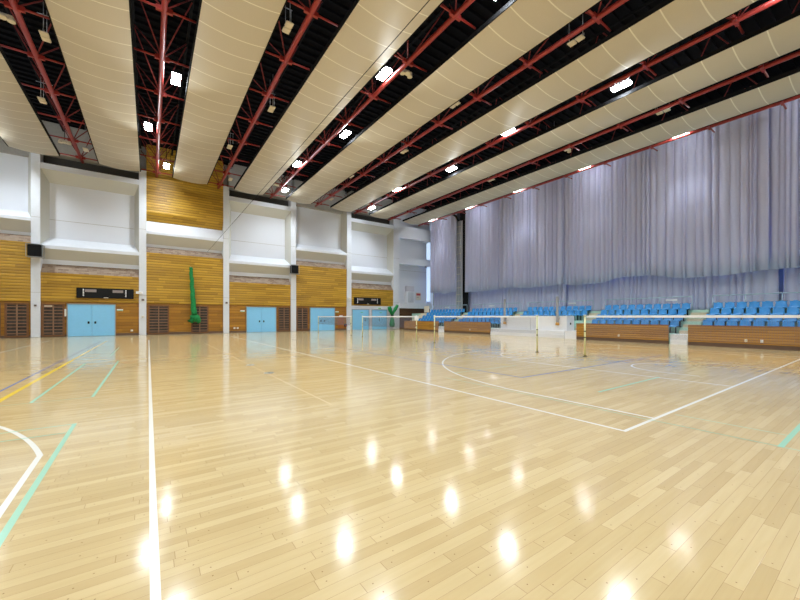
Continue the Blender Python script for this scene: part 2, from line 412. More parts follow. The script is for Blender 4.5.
# ------------------------------------------------------------------ other walls, ceiling
bw = struct(bx(XL-.25, XR+.25, YB-.25, YB, 0, ZR).build('wall_near', M['white']))
bx(XL, XR, YB, YB+.06, 0, 5).build('wood_panel', M['gold'], bw)
lw = struct(bx(XL-.25, XL, YB, YF+1.4, 0, ZR).build('wall_left', M['white']))
rw = struct(bx(XR, XR+.25, YB, YF+1.4, 0, ZR).build('wall_right', M['grey']))
for k in range(7):
    w = struct(bx(XR-.04, XR-.01, -7.45+k*6.35, -7.45+k*6.35+5.2, 3.2, 7.0).build('window_%d' % (k+2), M['daylight2']))
    fr = MB(); y0 = -7.45+k*6.35
    for y in (y0, y0+1.7, y0+3.4, y0+5.1): fr.box(XR-.1, XR, y, y+.1, 3.2, 7.0)
    for z in (3.2, 5.1, 6.9): fr.box(XR-.1, XR, y0, y0+5.2, z, z+.1)
    fr.build('window_frame', M['steel'], w)
deck = MB()
deck.box(XL-.25, XR+.25, YB-.25, YF+1.4, ZR, ZR+.2)
y = YB
while y < YF+1:
    deck.box(XL, XR, y, y+.16, ZR-.14, ZR); y += .55
struct(deck.build('ceiling', M['roof']))

# ------------------------------------------------------------------ doors on the far wall
def dbl_door(k, x0, x1, z1):
    d = bpy.data.objects.new('door_%d' % k, None); COL.objects.link(d); struct(d); d.location = (x0, YF+.1, 0)
    w = x1-x0
    fr = MB(); fr.box(-.06, 0, -.06, .1, 0, z1+.06); fr.box(w, w+.06, -.06, .1, 0, z1+.06); fr.box(-.06, w+.06, -.06, .1, z1, z1+.06)
    fr.build('door_frame', M['steel'], d)
    for a, b, hx in ((0, w/2-.006, w/2-.26), (w/2+.006, w, w/2+.14)):
        lf = MB().bbox(a, b, -.03, .08, .01, z1, .008, 1).build('door_leaf', M['door'], d)
        h = MB().bbox(hx, hx+.12, -.06, -.02, .98, 1.16, .015); h.build('handle', M['black'], lf)
def sgl_door(k, x0, x1, z1, hx, bar):
    d = bpy.data.objects.new('door_%d' % k, None); COL.objects.link(d); struct(d); d.location = (x0, YF+.06, 0)
    w = x1-x0
    fr = MB(); fr.box(-.06, 0, -.04, .08, 0, z1+.06); fr.box(w, w+.06, -.04, .08, 0, z1+.06); fr.box(-.06, w+.06, -.04, .08, z1, z1+.06)
    fr.build('door_frame', M['steel'], d)
    lf = MB().bbox(0, w, -.03, .06, .01, z1, .008, 1).build('door_leaf', M['door'], d)
    MB().bbox(hx, hx+.1, -.07, -.02, 1.05, 1.2, .015).build('handle', M['black'], lf)
    MB().bbox(hx, hx+.08, -.06, -.02, 1.3, 1.38, .01).build('lock', M['black'], lf)
    if bar: bx(.02, w-.02, -.035, -.02, .5, .53).build('rail_line', M['steel'], lf)
    MB().bbox(w*.5, w*.5+.3, -.05, -.02, 2.0, 2.06, .008, 1).build('sign_plate', M['signgreen'], lf)
dbl_door(1, -5.12, -2.32, 2.48); dbl_door(2, 7.67, 10.43, 2.46); dbl_door(3, 14.07, 16.87, 2.48)
sgl_door(4, 19.1, 21.25, 2.34, 1.6, False); sgl_door(5, 21.73, 23.8, 2.34, .95, True)

# ------------------------------------------------------------------ slatted wooden grilles
def grille(x0, x1, lab, open_top):
    t = thing('slatted_grille', lab, 'wooden grille', (x0, YF+.16, 0), 'slatted grilles along the far wall')
    w = x1-x0; z0, z1 = .06, 2.5
    fr = MB(); fr.box(0, .11, -.09, 0, z0, z1); fr.box(w-.11, w, -.09, 0, z0, z1); fr.box(.11, w-.11, -.09, 0, z1-.1, z1); fr.box(.11, w-.11, -.09, 0, z0, z0+.1)
    fr.build('frame', M['frame'], t)
    bx(w/2-.035, w/2+.035, -.075, -.02, z0+.1, z1-.1).build('mullion', M['slat'], t)
    bx(.1, w-.1, -.02, -.005, z0+.08, z1-.08).build('backing', M['blindgrey'], t)
    n = 9
    me = MB().box(.11, w-.11, -.065, -.03, 0, .06)
    o = me.build('slat', M['slat'], t)
    for k in range(n):
        c = o if k == 0 else o.copy()
        if k: COL.objects.link(c); c.parent = t
        c.location = (0, 0, z0+.22+k*(z1-z0-.5)/(n-1))
    if open_top: bx(.13, w/2-.06, -.03, -.015, z1-.27, z1-.12).build('light_gap', M['cream'], t)
for a in ((-10.0, -8.62, 'brown slatted grille at the left frame edge, only its right edge showing', False),
          (-8.43, -7.22, 'brown slatted grille left of the leftmost white pillar', False),
          (-6.55, -5.3, 'brown slatted grille just left of the first blue double door', True),
          (-.14, 1.36, 'brown slatted grille left of the hanging green net', False),
          (3.0, 4.38, 'brown slatted grille behind the lower end of the green net', False),
          (10.66, 11.9, 'brown slatted grille right of the second blue double door', False),
          (12.58, 13.84, 'brown slatted grille just left of the third blue double door', False)):
    grille(*a)

# ------------------------------------------------------------------ scoreboards
def scoreboard(x0, x1, lab):
    w = x1-x0
    t = thing('scoreboard', lab, 'scoreboard', (x0, YF+.094, 0), 'scoreboards on the far wall')
    MB().bbox(0, w, -.16, 0, 2.98, 3.78, .02).build('housing', M['black'], t)
    for a, b in ((.5, 1.18), (w-1.35, w-.68)):
        bx(a, b, -.175, -.155, 3.45, 3.66).build('display_panel', M['greypanel'], t)
    for a in (.37, w-.55):
        for z in range(5): bx(a, a+.08, -.172, -.158, 3.13+z*.115, 3.13+z*.115+.085).build('digit_lamp', M['tape'], t)
    bx(w*.46, w*.54, -.172, -.158, 3.0, 3.06).build('name_plate', M['ivory'], t)
scoreboard(-4.62, -1.1, 'long black scoreboard above the leftmost blue double door')
scoreboard(19.3, 22.9, 'long black scoreboard above the two single blue doors')

# ------------------------------------------------------------------ loudspeakers on pillars
def speaker(x, z, lab):
    t = thing('loudspeaker', lab, 'loudspeaker', (x, YF, z), 'loudspeakers on the pillars')
    MB().bbox(-.45, .28, -.62, -.12, -.4, .4, .03).build('cabinet', M['black'], t)
    bx(-.42, .25, -.632, -.615, -.36, .36).build('grille_cloth', M['dark'], t)
    fr = MB()
    for zz in (-.46, .46): fr.box(-.5, .34, -.66, 0, zz-.015, zz+.015)
    for xx in (-.5, .34):
        fr.box(xx-.015, xx+.015, -.66, -.63, -.46, .46); fr.box(xx-.015, xx+.015, -.03, 0, -.46, .46)
    fr.build('bracket', M['steel'], t)
speaker(-6.72, 6.3, 'black loudspeaker in a steel bracket on the leftmost pillar')
speaker(12.25, 6.4, 'black loudspeaker on the pillar between second and third blue double doors')

# ------------------------------------------------------------------ small wall fittings
def fitting(name, lab, cat, x0, x1, z0, z1, mat, d=.06, yf=YF, group=None, extra=None):
    t = thing(name, lab, cat, ((x0+x1)/2, yf-.006, z0), group)
    w = (x1-x0)/2
    MB().bbox(-w, w, -d, 0, 0, z1-z0, min(.012, (z1-z0)/5), 1).build('housing', mat, t)
    if extra: bx(-w*extra[0], w*extra[0], -d-.006, -d+.002, (z1-z0)*extra[1], (z1-z0)*extra[2]).build(extra[4], extra[3], t)
    return t
fitting('wall_switch', 'small grey switch box on the leftmost white pillar', 'switch box', -6.93, -6.78, 2.28, 2.42, M['greypanel'], extra=(.5, .3, .7, M['dark'], 'button'))
fitting('wall_switch', 'small grey switch box on the pillar left of the green net', 'switch box', -.58, -.38, 2.85, 3.02, M['greypanel'], extra=(.5, .3, .7, M['dark'], 'button'))
fitting('wall_switch', 'small grey switch box on the pillar right of the green net', 'switch box', 5.77, 5.97, 2.75, 2.92, M['greypanel'], extra=(.5, .3, .7, M['dark'], 'button'))
fitting('junction_box', 'white box on the pillar right of the left scoreboard', 'box', -.95, -.5, 3.42, 3.62, M['tape'], .2, extra=(.6, .3, .7, M['ivory'], 'cover'))
fitting('junction_box', 'white box on the pillar left of the right scoreboard', 'box', 18.42, 18.78, 3.55, 3.75, M['tape'], .2, extra=(.6, .3, .7, M['ivory'], 'cover'))
fitting('coat_hook', 'small white hook on the pillar left of the green net', 'hook', -.58, -.42, 1.45, 1.6, M['ivory'], .12, extra=(.5, .2, .5, M['steel'], 'peg'))
for x, lab in ((-2.2, 'small green and white exit sign right of the leftmost blue door'), (7.1, 'small pale exit sign left of the second blue double door'), (17.0, 'small green and white exit sign right of the third blue double door')):
    fitting('exit_sign', lab, 'exit sign', x, x+.4, 2.0, 2.14, M['tape'], .05, YF+.16, 'exit signs beside the blue doors', (.98, .05, .35, M['signgreen'], 'green_band'))
fitting('wall_outlet', 'white wall outlet low on the wood right of the leftmost blue door', 'outlet', -1.3, -1.15, .32, .46, M['tape'], .05, YF+.16, extra=(.5, .2, .8, M['ivory'], 'socket'))
for x, s in ((6.5, 'left'), (6.78, 'right')):
    fitting('wall_outlet', 'white wall outlet left of the second blue door, %s one of the pair' % s, 'outlet', x, x+.16, .36, .52, M['tape'], .05, YF+.16, 'outlet pair', (.5, .2, .8, M['ivory'], 'socket'))
fitting('door_sign', 'narrow white plate on the left jamb of the leftmost blue door', 'plate', -5.3, -5.2, 1.55, 2.1, M['tape'], .04, YF+.07, extra=(.6, .1, .9, M['ivory'], 'face'))
t = fitting('hose_cabinet', 'orange brown wall hatch with white lettering plate right of third blue double door', 'hatch', 17.3, 18.05, .2, 1.8, M['hatch'], .05, YF+.16, extra=(.55, .84, .93, M['tape'], 'white_plate'))
fitting('fire_box', 'small black box low on the wall beside the orange brown hatch', 'box', 18.1, 18.36, .4, .7, M['black'], .2, YF+.16, extra=(.6, .3, .6, M['signred'], 'label_band'))
fitting('ceiling_sign', 'small white box sign above the right single blue door', 'sign', 22.5, 23.0, 2.45, 2.65, M['tape'], .12, YF+.1, extra=(.8, .2, .8, M['signgreen'], 'green_face'))
# ventilation cabinet and notice in the bay next to the curtain
t = thing('air_unit', 'tall grey and lilac air unit on the white wall beside the curtain', 'air unit', (27.15, YF+.94, 3.27))
MB().bbox(0, 1.3, -.5, 0, 0, 1.55, .02).build('lower_cabinet', M['boxwhite'], t)
MB().bbox(.05, 1.25, -.45, 0, 1.57, 2.25, .02).build('upper_cabinet', M['lilac'], t)
g = MB()
for k in range(9): g.box(.25+k*.1, .29+k*.1, -.51, -.49, .1, 1.45)
g.build('grille_bars', M['steel'], t)
t = thing('notice_board', 'cream notice with a red header on wall beside the curtain', 'notice', (29.0, YF+.94, 3.75))
bx(0, .85, -.04, 0, 0, 1.0).build('board', M['cream'], t)
bx(.08, .77, -.05, -.035, .62, .9).build('red_header', M['signred'], t)
bx(.15, .5, -.05, -.035, .35, .42).build('grey_line', M['greypanel'], t)
t = thing('wall_lamp', 'small dark fixture on the white beam end beside the curtain', 'fixture', (29.9, YF+.05, 8.05))
MB().tube([(0, -.25, 0), (0, -.02, .1)], .12, 10).build('head', M['steel'], t)
bx(-.03, .03, -.12, 0, .05, .2).build('arm', M['dark'], t)

# ------------------------------------------------------------------ hanging green net and the tied green net
t = thing('divider_net', 'long green rolled net hanging on the golden wood wall', 'net', (2.95, YF-.3, .95))
pts, rad = [], []
for k in range(26):
    u = k/25; z = 4.95-u*4.15
    pts.append((.02*math.sin(k*1.1)+.25*u, .03*math.sin(k*.7), z)); rad.append(.13+.10*u+.015*math.sin(k*2.3))
MB().tube(pts, rad, 14).build('rolled_net', M['greennet'], t)
lump = MB()
for k in range(7):
    a = k*2*PI/7+.3
    lump.tube([(.3, 0, .8), (.3+.22*math.cos(a), .1*math.sin(a), .55), (.3+.42*math.cos(a)*(1 if k % 2 else .8), .18*math.sin(a), .18+.12*(k % 3)), (.3+.36*math.cos(a), .14*math.sin(a), .02+.1*(k % 2))], [.12, .2, .2, .08], 9)
lump.build('gathered_end', M['greennet'], t)
MB().tube([(0, .38, 5.0), (0, 0, 5.0), (0, 0, 4.9)], .025, 6).build('hook', M['steel'], t)
t = thing('tied_net', 'dark green net tied at the waist, standing in front of single blue doors', 'net', (24.35, YF-.35, 0))
MB().tube([(-.02, 0, 1.75), (-.18, 0, 2.1), (-.33, .02, 2.45), (-.42, .02, 2.75)], [.13, .19, .26, .20], 12).build('left_lobe', M['greennet'], t)
MB().tube([(.02, 0, 1.75), (.2, 0, 2.1), (.5, .02, 2.5), (.82, .02, 2.95)], [.13, .16, .22, .16], 12).build('right_lobe', M['greennet'], t)
MB().tube([(0, 0, 1.8), (0, 0, 1.5), (0, 0, 1.1), (0, 0, .6), (0, 0, .3)], [.14, .14, .25, .34, .28], 14).build('skirt', M['greennet'], t)
MB().tube([(0, 0, 1.62), (0, 0, 1.74)], .165, 14).build('tie', M['dark'], t)
st = MB().tube([(0, 0, .02), (0, 0, 2.9)], .03, 8); st.tube([(0, 0, 0), (0, 0, .04)], .26, 16); st.tube([(0, .02, 2.3), (.1, .3, 2.3)], .03, 8); st.build('stand', M['steel'], t)

# ------------------------------------------------------------------ wire stretched across the hall
tag(MB().tube([(4.28, YB+.1, 7.45), (4.28, YF+.02, 7.45)], .009, 5).build('wire', M['dark']), 'thin dark wire stretched along the hall below the ceiling baffles', 'wire')

# ------------------------------------------------------------------ ceiling baffles
ZE, SAG, HW = 13.16, .14, 1.26
def baffle(xc, lab):
    t = thing('ceiling_baffle', lab, 'ceiling panel', (xc, 0, 0), 'ceiling baffles')
    y0, y1 = YB+.2, 35.2
    m = MB(); n = 14
    P = [(-HW+2*HW*k/n, ZE-SAG*(1-((-HW+2*HW*k/n)/HW)**2)) for k in range(n+1)]
    for (xa, za), (xb, zb) in zip(P[:-1], P[1:]):
        m.quad((xa, y0, za), (xb, y0, zb), (xb, y1, zb), (xa, y1, za)); m.sm[-1] = True
        m.quad((xa, y0, za+.05), (xb, y0, zb+.05), (xb, y1, zb+.05), (xa, y1, za+.05)); m.sm[-1] = True
        m.quad((xa, y1, za), (xb, y1, zb), (xb, y1, zb+.05), (xa, y1, za+.05))
    me = m
    o = me.build('panel', M['baffle'], t)
    bm = bmesh.new(); bm.from_mesh(o.data); bmesh.ops.remove_doubles(bm, verts=bm.verts[:], dist=.0005); bmesh.ops.recalc_face_normals(bm, faces=bm.faces[:]); bm.to_mesh(o.data); bm.free()
    for s in (-1, 1):
        bx(min(s*HW, s*(HW+.05)), max(s*HW, s*(HW+.05)), y0, y1, ZE-.015, ZE+.16).build('edge_frame', M['dark'], t)
    tp = MB(); 
    for k in range(14):
        yy = y0+1+k*3.2
        if yy < y1: tp.box(-HW, HW, yy, yy+.08, ZE+.05, ZE+.14)
    tp.build('cross_rib', M['dark'], t)
names = ['leftmost beige ceiling baffle, cut off by the left frame edge', 'beige ceiling baffle second from left, left of first lit lamp row',
         'beige ceiling baffle third from left, right of first lit lamp row', 'beige ceiling baffle fourth from left, with the thin wire below it',
         'beige ceiling baffle fifth from left, right of second lit lamp row', 'beige ceiling baffle third from the grey curtain',
         'beige ceiling baffle second from the grey curtain', 'beige ceiling baffle nearest the grey curtain']
for k in range(8): baffle(2.83+4.73*(k-2), names[k])

# ------------------------------------------------------------------ roof trusses
ZC = 13.5
arm_me = MB(); arm_me.tube([(-1.15, 0, ZC+.02), (1.15, 0, ZC+.02)], .045, 6); arm_me.box(-.28, .28, -.06, .06, ZC-.09, ZC+.09)
tnames = ['red roof truss leftmost in view, in the gap left of the second baffle', 'red roof truss with the first row of lit lamps from left',
          'red roof truss between the third and fourth baffles from left', 'red roof truss with the second row of lit lamps from left',
          'red roof truss of unlit lamps between second and third lit rows', 'red roof truss with the third row of lit lamps from left',
          'red roof truss of unlit lamps second from the grey curtain', 'red roof truss running along the top of the grey curtain']
proto = None
for k in range(8):
    xc = .46+4.73*(k-1)
    if proto is None:
        t = proto = thing('roof_truss', tnames[k], 'roof truss', (xc, 0, 0), 'red roof trusses')
        MB().tube([(0, YB, ZC), (0, YF+.1, ZC)], .105, 12).build('bottom_chord', M['red'], t)
        for s in (-1, 1): MB().tube([(s*1.1, YB, 15.6), (s*1.1, YF+.1, 15.6)], .06, 8).build('top_chord', M['dark'], t)
        ao = arm_me.build('cross_arm', M['red'], t); ao.location = (0, 19.8, 0)
        dl = MB().tube([(0, 0, ZC), (-1.1, 1.5, 15.6)], .03, 6).build('diagonal_brace', M['redd'], t)
        dr = MB().tube([(0, 0, ZC), (1.1, 1.5, 15.6)], .03, 6).build('diagonal_brace', M['redd'], t)
        dl2 = MB().tube([(0, 0, ZC), (-1.1, -1.5, 15.6)], .03, 6).build('diagonal_brace', M['redd'], t)
        dr2 = MB().tube([(0, 0, ZC), (1.1, -1.5, 15.6)], .03, 6).build('diagonal_brace', M['redd'], t)
        ys = [19.8+3.175*j for j in range(-9, 6)]
        for o in (ao, dl, dr, dl2, dr2):
            for j, yv in enumerate(ys):
                c = o if j == 0 else o.copy()
                if j: COL.objects.link(c); c.parent = t
                c.location = (0, yv, 0)
    else:
        dup(proto, (xc, 0, 0), tnames[k], 'red roof trusses')

# ------------------------------------------------------------------ lamps
ZLAMP = 13.62
def make_lamp(name, lit):
    t = thing(name, '', 'ceiling lamp', (0, 0, ZLAMP))
    q = 1.0 if lit else .74
    for s in (-1, 1):
        h = MB().bbox(-.21*q, .21*q, (s*.24-.215)*q, (s*.24+.215)*q, .0, .10 if lit else .05, .02).build('lamp_head', M['ivory'] if not lit else M['dark'], t)
        bx(-.185*q, .185*q, (s*.24-.19)*q, (s*.24+.19)*q, -.11 if lit else -.012, .004).build('lens', M['lens'] if lit else M['cream'], h)
    b = MB(); b.box(-.02, .02, -.36, .36, .05, .15)
    for s in (-1, 1): b.tube([(0, s*.3, .12), (0, s*.3, 1.9)], .014, 6)
    b.tube([(-.35, .5, 1.25), (.35, .5, 1.25)], .02, 6); b.tube([(.3, .5, 1.25), (.3, .5, .5)], .016, 6)
    b.build('hanger', M['steel'] if not lit else M['dark'], t)
    return t
lit0 = make_lamp('twin_lamp', True)
ld = bpy.data.lights.new('lamp_beam', 'SPOT'); ld.energy = 1560; ld.color = (.85, .94, 1.0); ld.spot_size = math.radians(136); ld.spot_blend = .9; ld.shadow_soft_size = .15
narrow = ld.copy(); narrow.spot_size = math.radians(88); narrow.spot_blend = .8; narrow.energy = 850
lo = bpy.data.objects.new('lamp_beam', ld); COL.objects.link(lo); lo.parent = lit0; lo.location = (0, 0, -.16)
ordn = ['first', 'second', 'third', 'fourth', 'fifth', 'sixth', 'seventh', 'eighth', 'ninth', 'tenth', 'eleventh', 'twelfth']
YL = [33.95, 27.6, 21.25, 14.85, 8.5, 2.15, -4.2]
rowname = {-9.0: None, .46: 'leftmost lit row', 9.92: 'second lit row from left', 19.38: 'third lit row from left', 28.95: 'lit row along the curtain'}
vis = {.46: 3, 9.92: 4, 19.38: 5, 28.95: 5}
OFF = {-9.0: (.55, -.55), .46: (.62, -.56), 9.92: (.62, -.42), 19.38: (.72, -.33), 28.95: (-.22, -.16)}
first = True
for xr in (-9.0, .46, 9.92, 19.38, 28.95):
    for j, yv in enumerate(YL):
        x = xr+OFF[xr][j % 2]
        if rowname[xr] and j < vis[xr]:
            lab = 'lit twin-panel lamp, %s from the far wall in the %s' % (ordn[j], rowname[xr]); grp = 'lit ceiling lamps'
        else:
            lab = 'lit twin-panel ceiling lamp beyond the edges of the photo'; grp = 'lit ceiling lamps out of view'
        if first: lit0.location = (x, yv, ZLAMP); lit0['label'] = lab; lit0['group'] = grp; first = False
        else:
            r = dup(lit0, (x, yv, ZLAMP), lab, grp)
            if xr > 28:
                for c in r.children:
                    if c.type == 'LIGHT': c.data = narrow
un0 = make_lamp('unlit_twin_lamp', False)
UN = [(-3.71, 21.4, 'in the leftmost truss gap, nearest lamp'), (-4.94, 27.8, 'in the leftmost truss gap, middle lamp'), (-3.81, 34.2, 'in the leftmost truss gap, at the far wall'),
      (4.72, 14.87, 'in the gap left of the wire, nearest of four'), (5.8, 21.26, 'in the gap left of the wire, second nearest'), (4.65, 27.7, 'in the gap left of the wire, third nearest'), (5.8, 34.2, 'in the gap left of the wire, at far wall'),
      (15.3, 8.3, 'between second and third lit rows, nearest of five'), (14.25, 14.8, 'between second and third lit rows, second nearest'), (15.25, 21.1, 'between second and third lit rows, middle of five'), (14.2, 27.5, 'between second and third lit rows, second from far wall'), (15.3, 34.0, 'between second and third lit rows, at far wall'),
      (24.8, 8.2, 'between third and curtain lit rows, nearest of five'), (23.7, 14.75, 'between third and curtain lit rows, second nearest'), (24.75, 21.1, 'between third and curtain lit rows, middle of five'), (23.55, 27.3, 'between third and curtain lit rows, second from far wall'), (24.75, 33.9, 'between third and curtain lit rows, at far wall')]
for i, (x, yv, lab) in enumerate(UN):
    lab = 'unlit white twin lamp '+lab
    if i == 0: un0.location = (x, yv, ZLAMP); un0['label'] = lab; un0['group'] = 'unlit ceiling lamps'
    else: dup(un0, (x, yv, ZLAMP), lab, 'unlit ceiling lamps')
# three-lobed ivory fixtures
cl0 = thing('cluster_fixture', '', 'ceiling fixture', (0, 0, ZLAMP))
MB().bbox(-.3, .3, -.12, .12, .04, .16, .03).build('body', M['ivory'], cl0)
for xx in (-.22, 0, .22): MB().tube([(xx, 0 if xx else -.1, .06), (xx, 0 if xx else -.12, -.06)], [.12, .13], 14).build('lobe', M['ivory'], cl0)
MB().tube([(0, 0, .15), (0, 0, 1.9)], .02, 6).build('rod', M['dark'], cl0)
for i, (x, yv, lab) in enumerate([(-4.85, 21.0, 'in the leftmost truss gap, nearer one'), (-4.85, 33.6, 'in the leftmost truss gap, at the far wall'), (10.45, 14.3, 'beside the nearest visible lamp of second lit row'),
        (9.4, 33.2, 'at the far wall end of the second lit row'), (19.0, 33.2, 'at the far wall end of the third lit row'), (24.85, 14.1, 'between third and curtain lit rows, nearer one'), (23.5, 21.6, 'between third and curtain lit rows, farther one')]):
    lab = 'ivory three-lobed fixture '+lab
    if i == 0: cl0.location = (x, yv, ZLAMP); cl0['label'] = lab; cl0['group'] = 'ivory three-lobed fixtures'
    else: dup(cl0, (x, yv, ZLAMP), lab, 'ivory three-lobed fixtures')

# ------------------------------------------------------------------ curtains on the right
def folds(y0, y1, seed, amp, wmin, wmax):
    rnd = random.Random(seed); out = []; y = y0
    while y < y1:
        w = rnd.uniform(wmin, wmax); a = amp*rnd.uniform(.5, 1.1); n = 8
        for k in range(n):
            tt = k/n;
            out.append((y+w*tt, -a*math.sin(PI*tt)**.7))
        y += w
    out.append((y1, 0)); return [p for p in out if p[0] <= y1]
def interp(tab, y):
    for (ya, za), (yb, zb) in zip(tab[:-1], tab[1:]):
        if ya <= y <= yb: return za+(zb-za)*(y-ya)/(yb-ya)
    return tab[0][1] if y < tab[0][0] else tab[-1][1]
def curtain(name, lab, group, x, y0, y1, ztop, hem, seed, mat, amp=.29, wmin=.12, wmax=.55, flare=1.0):
    P = folds(y0, y1, seed, amp, wmin, wmax); rows = 9; rnd = random.Random(seed+5)
    v, f = [], []
    for r in range(rows+1):
        u = r/rows
        for i, (yy, dx) in enumerate(P):
            zb = interp(hem, yy)
            a = (.75+.25*u*flare)
            v.append((x+dx*a+.02*math.sin(yy*1.3+u*1.5), yy+.03*u*math.sin(i*.37+seed)*flare, ztop+(zb-ztop)*u))
    n = len(P)
    for r in range(rows):
        for i in range(n-1): f.append((r*n+i, r*n+i+1, (r+1)*n+i+1, (r+1)*n+i))
    me = bpy.data.meshes.new(name); me.from_pydata(v, [], f); me.materials.append(mat)
    me.polygons.foreach_set('use_smooth', [True]*len(f)); me.update()
    o = bpy.data.objects.new(name, me); COL.objects.link(o)
    md = o.modifiers.new('cloth', 'SOLIDIFY'); md.thickness = .012; md.offset = 1
    return tag(o, lab, 'curtain', group)
XC = 30.6
hems = [
 (-8.9, -1.4, [(-8.9, 4.3), (-1.4, 4.6)], 'grey pleated upper curtain panel beyond the right frame edge'),
 (-1.4, 4.95, [(-1.4, 4.2), (4.95, 4.42)], 'grey pleated upper curtain panel at the right frame edge'),
 (4.95, 11.2, [(4.95, 4.36), (6.8, 4.2), (9.0, 4.22), (10.4, 4.5), (11.2, 4.75)], 'grey pleated upper curtain panel above the rightmost aisle'),
 (11.2, 18.1, [(11.2, 4.62), (13.0, 4.7), (14.0, 4.5), (14.4, 4.35), (17.1, 4.33), (18.1, 4.58)], 'grey pleated upper curtain panel above the white box right half'),
 (18.1, 24.2, [(18.1, 4.45), (21.2, 4.33), (24.2, 4.62)], 'grey pleated upper curtain panel behind the two grey posts'),
 (24.2, 30.1, [(24.2, 4.5), (27.7, 4.38), (30.1, 4.45)], 'grey pleated upper curtain panel just right of the tall ladder'),
 (31.7, 35.95, [(31.3, 4.6), (33.5, 4.45), (36.25, 4.7)], 'grey pleated upper curtain panel left of the ladder, at the far wall')]
for i, (a, b, h, lab) in enumerate(hems):
    curtain('upper_curtain', lab, 'upper grey curtains', XC+(.36 if i % 2 else 0), a-.25, b+.25, 15.2, h, 20+i, M['curtain'])
lows = [(-8.9, -1.5, 'grey lower curtain beyond the right frame edge'), (-1.45, 4.25, 'grey lower curtain right of the thin blue slit'), (4.42, 11.2, 'grey lower curtain left of the thin blue slit'), (11.22, 18.1, 'grey lower curtain behind the aisle beside the white box'),
        (18.12, 24.2, 'grey lower curtain behind the two grey posts'), (24.22, 30.2, 'grey lower curtain just right of the ladder foot'), (31.4, 36.2, 'grey lower curtain left of the ladder foot')]
for i, (a, b, lab) in enumerate(lows):
    curtain('lower_curtain', lab, 'lower grey curtains', XC+.76+(.36 if i % 2 else 0), a-(.25 if i not in (2, 6) else 0), b+(.25 if i not in (1, 5) else .45 if i == 5 else 0), 4.95, [(a, 1.98), (b, 1.98)], 60+i, M['curtain_low'], .28, .22, .6, 1.4)
tag(MB().tube([(XC, YB+.1, 15.25), (XC, YF-.1, 15.25)], .04, 8).build('curtain_track', M['dark']), 'dark curtain track above the grey upper curtains', 'curtain rail')

# tall ladder in the curtain gap
t = thing('access_ladder', 'tall grey ladder rig standing in the gap between grey curtains', 'ladder', (XC-.05, 30.75, 1.96))
for yy in (.05, .45): MB().tube([(0, yy, 0), (0, yy, 11.2)], .06, 8).build('rail', M['steel'], t)
rg = MB().tube([(0, -.1, 0), (0, .6, 0)], .035, 6).build('rung', M['ivory'], t)
for k in range(13):
    c = rg if k == 0 else rg.copy()
    if k: COL.objects.link(c); c.parent = t
    c.location = (-.05, 0, .6+k*.82)
bx(.3, .36, -.02, 1.1, 0, 11.2).build('grey_backing', M['lilac'], t)
MB().tube([(-.1, .25, 11.1), (-.35, .4, 11.7), (-.5, 1.0, 12.1), (-.55, 2.2, 12.25)], [.12, .13, .1, .05], 8).build('curved_arm', M['black'], t)
MB().tube([(0, .1, 11.1), (0, -.1, 11.6), (0, -.15, 12.4)], [.08, .1, .08], 8).build('cable_loop', M['black'], t)
bx(.55, .6, -.75, .6, 0, 12.5).build('dark_gap_sheet', M['black'], t)  # black sheet added for the dark curtain gap; blocks the window glow

# ------------------------------------------------------------------ seating stand
XB = 23.55
ZT = [.55, .90, 1.25, 1.60, 1.95]
XT = [24.9, 25.55, 26.2, 26.85, 27.5]
terr = MB()
def step_prof(x_list, z_list):
    p = [(XB+.15, 0), (XB+.15, z_list[0])]
    return p
def terrace(y0, y1, mb, tiers=5, xs=XT, zs=ZT):
    # one solid stepped block, tier by tier
    mb.box(XB+.12, xs[0], y0, y1, 0, zs[0])
    for k in range(4): mb.box(xs[k], xs[k+1], y0, y1, 0, zs[k] if k else zs[0])
    return mb
blocks = {'A': (-2.2, 6.62), 'B': (7.48, 12.75), 'C': (13.6, 19.35), 'D': (20.2, 25.95), 'E': (26.83, 32.6)}
tl = {'A': 'mint stepped seating base at the right frame edge', 'B': 'mint stepped seating base behind the second wooden barrier from right',
      'C': 'mint stepped seating base behind the white box', 'D': 'mint stepped seating base right of the farthest wooden barrier', 'E': 'mint stepped seating base nearest the far wall'}
for kk, (y0, y1) in blocks.items():
    m = MB()
    if kk == 'C':
        m.box(25.3, XT[1], y0, y1, 0, .9); m.box(XT[1], XT[2], y0, y1, 0, .9)
    else:
        m.box(XB+.12, XT[1], y0, y1, 0, ZT[0]); m.box(XT[1], XT[2], y0, y1, 0, ZT[1])
    m.box(XT[2], XT[3], y0, y1, 0, ZT[2]); m.box(XT[3], XT[4], y0, y1, 0, ZT[3])
    tag(m.build('seating_terrace', M['mint']), tl[kk], 'seating base', 'seating bases')
tag(bx(XT[4], XR-.12, YB+.1, YF-.2, 0, ZT[4]).build('rear_walkway', M['mint']), 'pale raised walkway behind the blue seats and below the curtains', 'walkway')

def stairs(y0, y1, lab, white=True, cream=False):
    t = thing('aisle_stairs', lab, 'stairs', (0, (y0+y1)/2, 0), 'aisle stairs between the seat blocks')
    w = (y1-y0)/2
    if white:
        m = MB(); m.box(XB+.02, 24.9, -w, w, 0, .29); m.box(XB+.06, 24.9, -w, w, .29, .55)
        m.build('white_step', M['boxwhite'], t)
    x, z = 24.9, .55
    for k in range(8):
        bx(x+k*.325, x+(k+1)*.325 if k < 7 else 27.5, -w, w, 0, z+(k+1)*.175).build('beige_tread' if k % 2 == 0 or cream else 'mint_tread', M['cream'] if cream else M['beige'] if k % 2 == 0 else M['mint'], t)
stairs(6.69, 7.46, 'aisle stairs with white foot between the two rightmost wooden barriers')
stairs(12.77, 13.58, 'aisle stairs just right of the white box')
stairs(19.37, 20.18, 'aisle stairs just left of the white box', False)
stairs(25.97, 26.81, 'aisle stairs between the two farthest wooden barriers')
